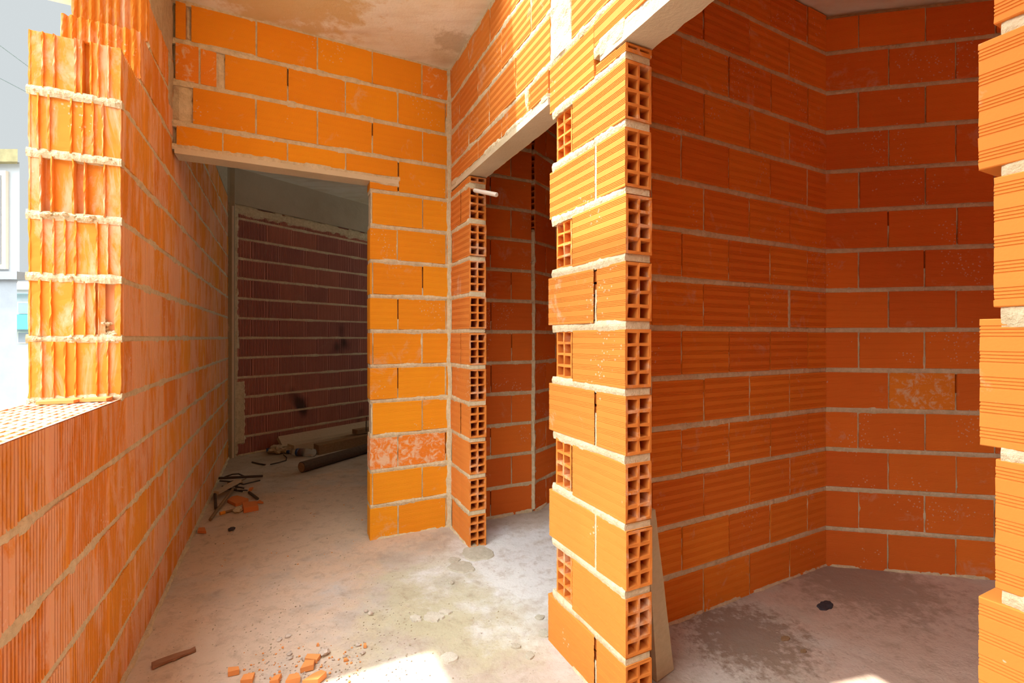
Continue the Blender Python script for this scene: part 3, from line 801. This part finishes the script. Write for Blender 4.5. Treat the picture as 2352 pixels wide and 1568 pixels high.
# timbers in the far room
# wide pale board resting on beam, against the dark wall
L0 = gp(655, 1036); 
def at(px, py, Y): return Vector(((px-CX)/F*Y, Y, H-(py-HY)/F*Y))
dC = Vector((.574, .819, 0)).normalized()
bl = at(650, 1032, 5.02); tl = at(637, 1005, 5.10)
mb = MB(); Lb = 2.3; upv = (tl-bl); nr = upv.cross(dC).normalized()*.022
n = 10; vs = []
for i in range(n+1):
    o = dC*(Lb*i/n)+Vector((0, 0, -.0))
    vs += [bl+o+nr, tl+o+nr+Vector((0, 0, rj(.003))), tl+o-nr, bl+o-nr]
mb.add(vs, [(i*4+k, i*4+(k+1) % 4, (i+1)*4+(k+1) % 4, (i+1)*4+k) for i in range(n) for k in range(4)]+[(3, 2, 1, 0), tuple(n*4+k for k in range(4))])
tag(mb.build('wide_board', 'wood_pale'), 'wide pale board tilted against the dark wall on top of the timbers', 'board')
mb = MB(); p0 = gp(668, 1040, .0); p0.z = .045
obox(mb, p0, p0+dC*2.3, .13, .085, rough=.003); tag(mb.build('timber_beam', 'wood_pale'), 'squared timber lying on the floor directly under the wide board', 'timber')
mb = MB(); p0 = gp(722, 1046); p0.z = .05; dd_ = (gp(846, 1010, .0)-gp(722, 1046)); dd_.z = 0
obox(mb, p0+Vector((.0, .05, 0)), p0+Vector((.0, .05, 0))+dC*2.1, .09, .10, rough=.006); tag(mb.build('timber_beam', 'wood_brown'), 'brown weathered timber between the pale board and the dark round pole', 'timber')
mb = MB(); p0 = at(815, 1001, 5.45); p0.z = .12
obox(mb, p0, p0+dC*1.3, .10, .05, rough=.004); tag(mb.build('timber_offcut', 'wood_brown'), 'short brown timber end lying on the stack beside the doorway edge', 'timber')
g0 = gp(687, 1089); g1 = gp(846, 1040); rP = .060
dP = (g1-g0).normalized(); pts = [g0+dP*(2.3*i/10)+Vector((rj(.004), rj(.004), rP-.002+rj(.002))) for i in range(11)]
pts = [g0+Vector((0, .05, rP*.82))+dP*(2.2*i/10)+Vector((0, 0, .002*rj(1))) for i in range(11)]
par = empty('round_pole', tuple(pts[0])); 
mb = MB(); tube(mb, [q-pts[0] for q in pts], rP*.8, K=16); mb.build('shaft', 'wood_dark', par, smooth=False)
mb = MB(); e = -dP*.002; tube(mb, [e, e-dP*.003], rP*.7, K=16); o = mb.build('cut_end', 'wood_brown', par); o['label'] = 'brown sawn end'
tag(par, 'dark round wooden pole lying on the floor in front of the timbers', 'pole')
# wire hanging from the board edge
mb = MB(); q0 = at(843, 962, 5.6); q1 = at(841, 1000, 5.55)
# plastic bottles
def bottle(loc, rz, label, scale=1.0, cap='blue', sleeve='label'):
    r = empty('plastic_bottle', loc, rz)
    prof = [(0, .006), (.004, .030), (.012, .037), (.05, .037), (.055, .034), (.06, .037), (.12, .037), (.125, .034), (.13, .037), (.20, .036), (.235, .028), (.262, .014), (.285, .0135)]
    def lathe(pf, mat, nm):
        mb = MB(); K = 20; vs = []
        for x, rr in pf:
            for k in range(K):
                rk = rr*(1-.10*(k % 4 == 0 and x < .01)); vs.append((x*scale, math.cos(2*math.pi*k/K)*rk*scale, .037*scale+math.sin(2*math.pi*k/K)*rk*scale))
        fs = [(i*K+k, i*K+(k+1) % K, (i+1)*K+(k+1) % K, (i+1)*K+k) for i in range(len(pf)-1) for k in range(K)]+[tuple(range(K)), tuple((len(pf)-1)*K+k for k in range(K))]
        mb.add(vs, fs); return mb.build(nm, mat, r, smooth=True)
    lathe(prof, 'pet', 'bottle_body'); lathe([(.128, .0378), (.165, .0378)], 'label', 'label_sleeve'); lathe([(.175, .0378), (.195, .0374)], cap, 'label_band'); lathe([(.275, .016), (.300, .016)], cap, 'bottle_cap')
    return tag(r, label, 'bottle')
bottle(tuple(gp(722, 1050)+Vector((0, .03, 0))), math.radians(172), 'clear crushed plastic bottle lying in front of the timbers', 1.05)
# dark lump with blue thing by the foot of the dark wall
mb = MB(); c = gp(634, 1042); c.z = .03
blob(mb, c+Vector((0, .03, .01)), .085, 2, fl=.55, sub=3); blob(mb, c+Vector((.10, .06, .0)), .07, 5, fl=.5, sub=3)
tag(mb.build('rubble_lump', 'plaster'), 'brown lump of hardened mortar by the left end of the wide board', 'rubble')
mb = MB(); c2_ = gp(612, 1038); tube(mb, [c2_+Vector((0, 0, .02)), c2_+Vector((.03, .02, .022)), c2_+Vector((.06, .035, .02))], .02, K=10)
tag(mb.build('blue_cap', 'blue'), 'small dark blue plastic cap on the floor near the dark wall', 'cap')
# bent iron wires
def wire(pix, r, label, name='iron_rod', mat='rust', group=None, h=None, cat='rod'):
    pts = [gp(x, y, (hh if h is None else h)) for x, y, hh in [(q+(r,))[:3] if len(q) == 2 else q for q in pix]]
    for p_ in pts: p_.z = max(p_.z, r)
    mb = MB(); tube(mb, pts, r, K=7); return tag(mb.build(name, mat), label, cat, group)
wire([(579, 1061), (596, 1065), (609, 1067)], .007, 'short dark iron rod lying alone near the far room corner', cat='rod')
wire([(621, 1066), (640, 1062), (657, 1057), (658, 1050), (651, 1044)], .005, 'bent dark wire hooked on the floor beside the bottle', 'bent_wire', cat='wire')
wire([(842, 958, .32), (841, 970, .25), (841, 990, .17)], .006, 'thin dark wire hanging over the pale board', 'hanging_wire', cat='wire')
# stick pile near the left wall
G = 'sticks heaped by the left wall'
wire([(502, 1098, .06), (545, 1096, .05), (603, 1093, .02)], .011, 'thickest dark rod lying across the back of the stick heap', group=G)
wire([(516, 1095, .05), (534, 1089, .07), (548, 1088, .07), (560, 1093, .04)], .006, 'thin arched twig over the back of the stick heap', 'twig', cat='twig', group=G)
wire([(505, 1104, .03), (530, 1106, .04), (560, 1112, .03), (580, 1107, .02), (597, 1103, .015)], .006, 'wavy thin twig reaching right from the stick heap', 'twig', cat='twig', group=G)
wire([(494, 1132, .04), (495, 1150, .02), (496, 1168, .008)], .010, 'short dark stick standing out toward the camera under the pale slat', 'stick', 'wood_dark', G, cat='stick')
wire([(534, 1124, .03), (516, 1148, .03), (498, 1172, .012), (483, 1193, .010)], .011, 'long brown stick pointing toward the camera from the heap', 'stick', 'wood_brown', G, cat='stick')
wire([(541, 1118, .02), (551, 1119, .02), (561, 1121, .01)], .006, 'tiny dark twig at the right of the heap', 'twig', cat='twig', group=G)
wire([(572, 1130), (583, 1138), (592, 1145)], .010, 'short dark rod lying apart to the right of the brick pieces', 'stick', 'wood_dark', G, cat='stick')
for i in range(11):
    x0 = random.uniform(505, 545); y0 = random.uniform(1104, 1128); an = random.uniform(-.6, .9); l_ = random.uniform(18, 42)
    wire([(x0, y0, .012+.01*random.random()), (x0+l_*.5, y0-l_*.25*an, .02+.02*random.random()), (x0+l_, y0-l_*.5*an+rj(3), .012)], random.uniform(.004, .007), 'thin dark twig tangled in the heap by the left wall', 'twig', random.choice(('rust', 'wood_dark', 'wood_brown')), G, cat='twig')
mb = MB(); obox(mb, gp(497, 1131, .05), gp(549, 1103, .07), .045, .022, rough=.001)
tag(mb.build('pale_slat', 'wood_pale'), 'pale wooden slat lying on top of the stick heap', 'slat')
pr_ = empty('painted_stick', tuple(gp(505, 1182)))
mb = MB(); a_ = Vector((0, 0, .008)); b_ = gp(546, 1171)-gp(505, 1182); b_.z = .010
tube(mb, [a_+(b_-a_)*.28, b_], .009, K=8); mb.build('stick_shaft', 'wood_brown', pr_)
mb = MB(); tube(mb, [a_, a_+(b_-a_)*.28], .012, K=8); o = mb.build('painted_tip', 'orange_paint', pr_); o['label'] = 'orange painted tip'
tag(pr_, 'brown stick with orange tip in front of the brick pieces', 'stick')
# brick shards
def shard(px, poly, th, label, mat='shard', name='brick_shard', tilt=0.0, group='broken brick pieces on the floor', h=0.0, base=None):
    """poly in pixels on the floor"""
    pts = [gp(x, y, h) for x, y in poly]; c = sum(pts, Vector())/len(pts); mb = MB(); n = len(pts); vs = []
    for lay in (0, 1):
        for p_ in pts:
            q = c+(p_-c)*(1.0 if lay == 0 else .97); q = Vector((q.x+rj(.001), q.y+rj(.001), h+(0 if lay == 0 else th+rj(th*.08))+tilt*(p_.x-c.x)))
            vs.append(q)
    mb.add(vs, [tuple(range(n-1, -1, -1)), tuple(range(n, 2*n))]+[(i, (i+1) % n, n+(i+1) % n, n+i) for i in range(n)])
    return tag(mb.build(name, mat), label, 'brick piece', group)
shard(0, [(522, 1154), (541, 1163), (551, 1161), (571, 1151), (545, 1144), (532, 1146)], .022, 'flat reddish brick piece nearest the stick heap')
shard(0, [(560, 1178), (594, 1172), (589, 1160), (556, 1164)], .035, 'thick brick piece with mortar stuck to its left side')
mb = MB(); blob(mb, gp(546, 1176)+Vector((0, 0, .016)), .026, 4, sub=3); tag(mb.build('mortar_lump', 'mortar'), 'pale mortar lump lying beside the thick brick piece', 'mortar')
shard(0, [(588, 1156), (605, 1156), (597, 1151)], .012, 'thin red sliver just right of the thick brick piece')
shard(0, [(571, 1128), (578, 1127), (582, 1122), (573, 1124)], .014, 'small red chip above the lone dark rod')
shard(0, [(454, 1224), (474, 1225), (470, 1215), (456, 1216)], .014, 'flat red piece against the foot of the left wall')
mb = MB(); blob(mb, gp(532, 1217)+Vector((0, 0, .008)), .022, 8, fl=.4, sub=2); tag(mb.build('dark_chip', 'stone_dark'), 'dark chip lying alone on the brown floor', 'chip')
shard(0, [(700, 1519), (728, 1523), (737, 1509), (706, 1509)], .014, 'upper of the two orange pieces touching near the sunlit patch', 'shard_pale')
shard(0, [(689, 1546), (720, 1538), (722, 1525), (701, 1526)], .018, 'lower of the two orange pieces touching near the sunlit patch', 'shard_pale')
shard(0, [(523, 1554), (550, 1548), (549, 1540), (524, 1542)], .018, 'orange piece farthest left at the bottom of the floor', 'shard_pale')
shard(0, [(552, 1572), (580, 1568), (586, 1553), (560, 1558)], .016, 'orange piece just right of the leftmost bottom piece', 'shard_pale')
shard(0, [(618, 1575), (640, 1570), (648, 1554), (630, 1560)], .016, 'sunlit orange piece at the left tip of the bright patch', 'shard_pale')
shard(0, [(655, 1575), (690, 1566), (686, 1555), (664, 1558)], .016, 'sunlit flat piece in the middle of the rubble row', 'shard_pale')
shard(0, [(694, 1576), (730, 1572), (750, 1555), (738, 1549), (718, 1560)], .020, 'long sunlit brick piece at the right of the rubble row', 'shard_pale')
shard(0, [(835, 1488), (842, 1488), (842, 1481), (836, 1482)], .010, 'small square orange chip on the yellowish floor', 'shard_pale')
shard(0, [(789, 1520), (799, 1518), (797, 1514), (791, 1515)], .008, 'tiny orange chip between the touching pieces and the square chip', 'shard_pale')
shard(0, [(727, 1484), (733, 1484), (732, 1480), (727, 1481)], .008, 'tiny orange chip above the two touching pieces', 'shard_pale')
# pieces on the sill
mb = MB()
def sill_shard(a0, a1, d0, d1, label):
    mb = MB(); z = zt+.002; pts = [(a0, d0), (a1, d0-.01), (a1+.01, d1), ((a0+a1)/2, d1+.006), (a0-.006, d1)]
    n = len(pts); vs = [f1(a, z, d) for a, d in pts]+[f1(a, z+.010+rj(.001), d) for a, d in pts]
    mb.add(vs, [tuple(range(n)), tuple(range(2*n-1, n-1, -1))]+[(i, (i+1) % n, n+(i+1) % n, n+i) for i in range(n)])
    tag(mb.build('brick_shard', 'shard_pale'), label, 'brick piece', 'clay slivers on the window sill')
sill_shard(.835, .905, -.185, -.10, 'orange sliver on the window sill, left of the two')
sill_shard(.838, .885, -.085, -.022, 'orange sliver on the window sill, right of the two')
# wooden strip on the floor bottom left
mb = MB(); obox(mb, gp(349, 1528, .007), gp(449, 1490, .007), .032, .010, rough=.0015, nseg=8, taper=.75)
tag(mb.build('wood_strip', wood('reddish_brown_strip_wood', (.22, .10, .05), (.36, .19, .11), (0, 0, -.3))), 'narrow reddish wooden strip on the floor beside the left wall', 'wood strip')
# pale stones, each its own thing
for (x, y, r, lb) in [(642, 1471, .011, 'pale pebble alone left of the orange chips'), (661, 1463, .012, 'flat pale pebble right of the lone pebble'), (745, 1501, .020, 'largest pale stone, touching the upper orange piece'),
    (665, 1503, .009, 'small pale pebble left of the two orange pieces'), (667, 1512, .009, 'small pebble just below another left of the orange pieces'), (700, 1513, .012, 'yellowish pebble against the upper orange piece'),
    (822, 1482, .009, 'white pebble left of the square orange chip'), (833, 1500, .009, 'white pebble below the square orange chip'), (791, 1508, .007, 'tiny white pebble above the orange chip'),
    (840, 1404, .010, 'pale pebble on the yellowish floor far from the rubble'), (851, 1410, .012, 'pinkish pebble beside the far pale pebble')]:
    mb = MB(); blob(mb, gp(x, y)+Vector((0, 0, r*.4)), r, x*.37, fl=.55, sub=2); tag(mb.build('pebble', 'stone'), lb, 'pebble', 'pebbles on the floor')
# uncountable grit
mb = MB()
def grit(n, x0, x1, y0, y1, rmin, rmax, mats=(0, 1, 2)):
    for i in range(n):
        x = random.uniform(x0, x1); y = y0+(y1-y0)*random.random(); r = random.uniform(rmin, rmax)*(.6+.4*random.random()); g = gp(x, y)
        if (x < 453-(y-1203)*.46+10): continue
        blob(mb, g+Vector((0, 0, r*.25)), r, i*.7, random.choice(mats), fl=.6, sub=1)
grit(260, 560, 960, 1380, 1566, .002, .005, (0, 0, 2)); grit(120, 330, 700, 1300, 1566, .002, .004, (0, 2)); grit(110, 440, 840, 1110, 1300, .003, .006, (2, 2, 1)); grit(120, 800, 1240, 1270, 1560, .002, .004, (0, 2)); grit(110, 560, 830, 1480, 1566, .003, .006, (1, 0, 1))
tag(mb.build('grit', ['stone', 'shard_pale', 'plaster']), 'fine sand, grit and brick crumbs scattered over the floor', 'grit', kind='stuff')
# dried mortar splashes on the floor
def splash(cx, cy, wx, wy, label, seed, mat='mortar', th=.006):
    mb = MB(); n = 26; c = gp(cx, cy); vs = [(c.x, c.y, th)]
    ex = gp(cx+wx, cy)-c; ey = gp(cx, cy-wy)-c
    for ringi, (rk, z) in enumerate(((.55, th*.9), (.9, th*.7), (1.0, -.006))):
        for i in range(n):
            t_ = 2*math.pi*i/n; k = rk*(1+.32*wnoise(math.cos(t_)*1.6+seed, math.sin(t_)*1.6, 1)+.15*wnoise(math.cos(t_)*5+seed, math.sin(t_)*5, 2))
            q = c+ex*math.cos(t_)*k+ey*math.sin(t_)*k; vs.append((q.x, q.y, z+rj(th*.12)))
    fs = [(0, 1+i, 1+(i+1) % n) for i in range(n)]+[(1+r*n+i, 1+r*n+(i+1) % n, 1+(r+1)*n+(i+1) % n, 1+(r+1)*n+i) for r in range(2) for i in range(n)]
    mb.add(vs, fs); tag(mb.build('mortar_splash', mat), label, 'mortar splash', 'dried mortar on the floor')
M['splash'] = mortar_mat('dried_floor_mortar', (.50, .46, .36), (.38, .34, .25), .4)
M['splash_pale'] = mortar_mat('pale_floor_mortar', (.60, .56, .46), (.48, .43, .33), .4)
splash(1060, 1302, 33, 12, 'grey mortar splash in front of the narrow open-brick jamb', 1, 'splash')
splash(1043, 1286, 15, 6, 'small mortar splash just behind the grey one', 2, 'splash')
splash(1096, 1270, 40, 16, 'mortar spread around the foot of the open-brick jamb', 3, 'splash')
splash(995, 1416, 24, 11, 'rounded pale splash on the yellowish floor', 4, 'splash_pale')
splash(955, 1420, 14, 8, 'small pale splash left of the rounded one', 5, 'splash_pale')
splash(1023, 1405, 16, 5, 'thin pale splash right of the rounded one', 6, 'splash_pale')
splash(1032, 1510, 20, 12, 'pale splash at the right of the sunlit patch', 7, 'splash_pale')
splash(1250, 1455, 14, 10, 'grey splash beside the pillar foot', 8, 'splash')
splash(1240, 1418, 12, 6, 'small grey splash farther along by the pillar foot', 9, 'splash')
splash(1217, 1505, 10, 9, 'grey spot on the floor in front of the pillar', 10, 'splash')
splash(1185, 1484, 12, 5, 'faint spot on the floor left of the pillar spot', 11, 'splash')
splash(1036, 1338, 8, 4, 'tiny mortar spot below the grey splash', 12, 'splash')
splash(1896, 1391, 19, 10, 'black stain lump on the right room floor', 13, 'stone_dark', .008)
splash(1804, 1466, 11, 6, 'brown spot on the right room floor', 14, 'wood_brown', .003)
splash(1845, 1495, 8, 4, 'small brown spot toward the sunlit edge of the right room', 15, 'wood_brown', .003)
# white conduit stub in the jamb
mb = MB(); pj = Vector(f3(JA-.03, 2.047, -.075)); 
c_a = at(1100, 439, 2.68); c_b = at(1140, 447, 2.52)
tube(mb, [c_a+(c_a-c_b)*.25, c_a, c_a.lerp(c_b, .5), c_b, c_b+(c_b-c_a).normalized()*.004], .0125, K=14, rs=[.012, .012, .012, .0125, .009])
tag(mb.build('conduit_stub', 'white_pvc', smooth=False), 'short white conduit poking out of the open-brick jamb', 'pipe')

# ============================================================== outdoors
mb = MB(); mb.add([(-60, -20, -4), (20, -20, -4), (20, 90, -4), (-60, 90, -4)], [(0, 1, 2, 3)])
struct(mb.build('ground', 'ground'))
def cw(x0, x1, y0, y1, z0, z1):
    xb = x1*y1/y0-.15; mb = MB(); mb.box([(x0-6, y0, z0), (x1, y0, z0), (xb, y1, z0), (x0-6, y1, z0), (x0-6, y0, z1), (x1, y0, z1), (xb, y1, z1), (x0-6, y1, z1)]); return mb
bl1 = empty('neighbour_building', (-6.33, 6.0, -4)); 
def rel(par, mbx, name, mat, lab=None):
    o = mbx.build(name, mat, par)
    for v in o.data.vertices: v.co -= Vector(par.location)
    if lab: o['label'] = lab
    return o
def cb(x0, x1, y0, y1, z0, z1):
    mb = MB(); mb.box([(x0, y0, z0), (x1, y0, z0), (x1, y1, z0), (x0, y1, z0), (x0, y0, z1), (x1, y0, z1), (x1, y1, z1), (x0, y1, z1)]); return mb
rel(bl1, cw(-10, -6.36, 6.05, 9, 2.0, 3.48), 'upper_wall', 'white_paint')
rel(bl1, cw(-10, -6.34, 6.0, 9, -4, 2.0), 'lower_wall', 'grey_render')
rel(bl1, cw(-10, -6.30, 5.97, 9, 3.46, 3.62), 'roof_edge', 'lichen', 'coping with yellow lichen')
rel(bl1, cb(-7.3, -6.50, 6.01, 6.05, 2.1, 3.36), 'window_frame', 'white_pvc')
rel(bl1, cb(-7.2, -6.55, 5.995, 6.01, 2.16, 3.3), 'window_pane', 'win_glass')
rel(bl1, cb(-10, -6.30, 5.96, 6.1, 1.96, 2.06), 'ledge', 'grey_render')
tag(bl1, 'white house corner with a lichen-edged roof at the left edge', 'building')
bl2 = empty('apartment_building', (-31, 30, -4))
rel(bl2, cb(-46, -28, 30, 40, -4, 4.0), 'wall', 'white_paint')
rel(bl2, cb(-46.3, -27.7, 29.6, 40, 4.0, 4.25), 'cornice', 'white_paint')
mbr = MB(); mbr.add([(-46.5, 29.4, 4.25), (-27.5, 29.4, 4.25), (-27.5, 40.5, 4.25), (-46.5, 40.5, 4.25), (-46.5, 35, 5.4), (-27.5, 35, 5.4)], [(0, 1, 5, 4), (3, 4, 5, 2), (0, 4, 3), (1, 2, 5), (0, 3, 2, 1)])
rel(bl2, mbr, 'roof', 'terracotta')
rel(bl2, cb(-46, -27.9, 29.2, 30, 1.75, 2.65), 'balcony_front', 'teal', 'turquoise balcony front')
for zz in (2.75, .85):
    rel(bl2, cb(-31.6, -30.8, 29.93, 29.98, zz, zz+.75), 'window_frame', 'white_pvc'); rel(bl2, cb(-31.52, -30.88, 29.9, 29.935, zz+.06, zz+.69), 'window_pane', 'win_glass')
tag(bl2, 'distant white apartment block with turquoise balcony and small windows', 'building')
for (x0, y0, s_, lb) in ((0, 100, .76, 'upper overhead cable crossing the sky'), (0, 175, .54, 'lower overhead cable crossing the sky')):
    pts = []
    for i in range(13):
        px = -500+700*i/12; Y = 3.2+6*i/12; pts.append(at(px, y0+s_*px+6*math.sin(math.pi*i/12), Y))
    mb = MB(); tube(mb, pts, .006, K=6); tag(mb.build('overhead_cable', plain('grey_cable', (.16, .20, .22), .6, 10, .05)), lb, 'cable', 'overhead cables')
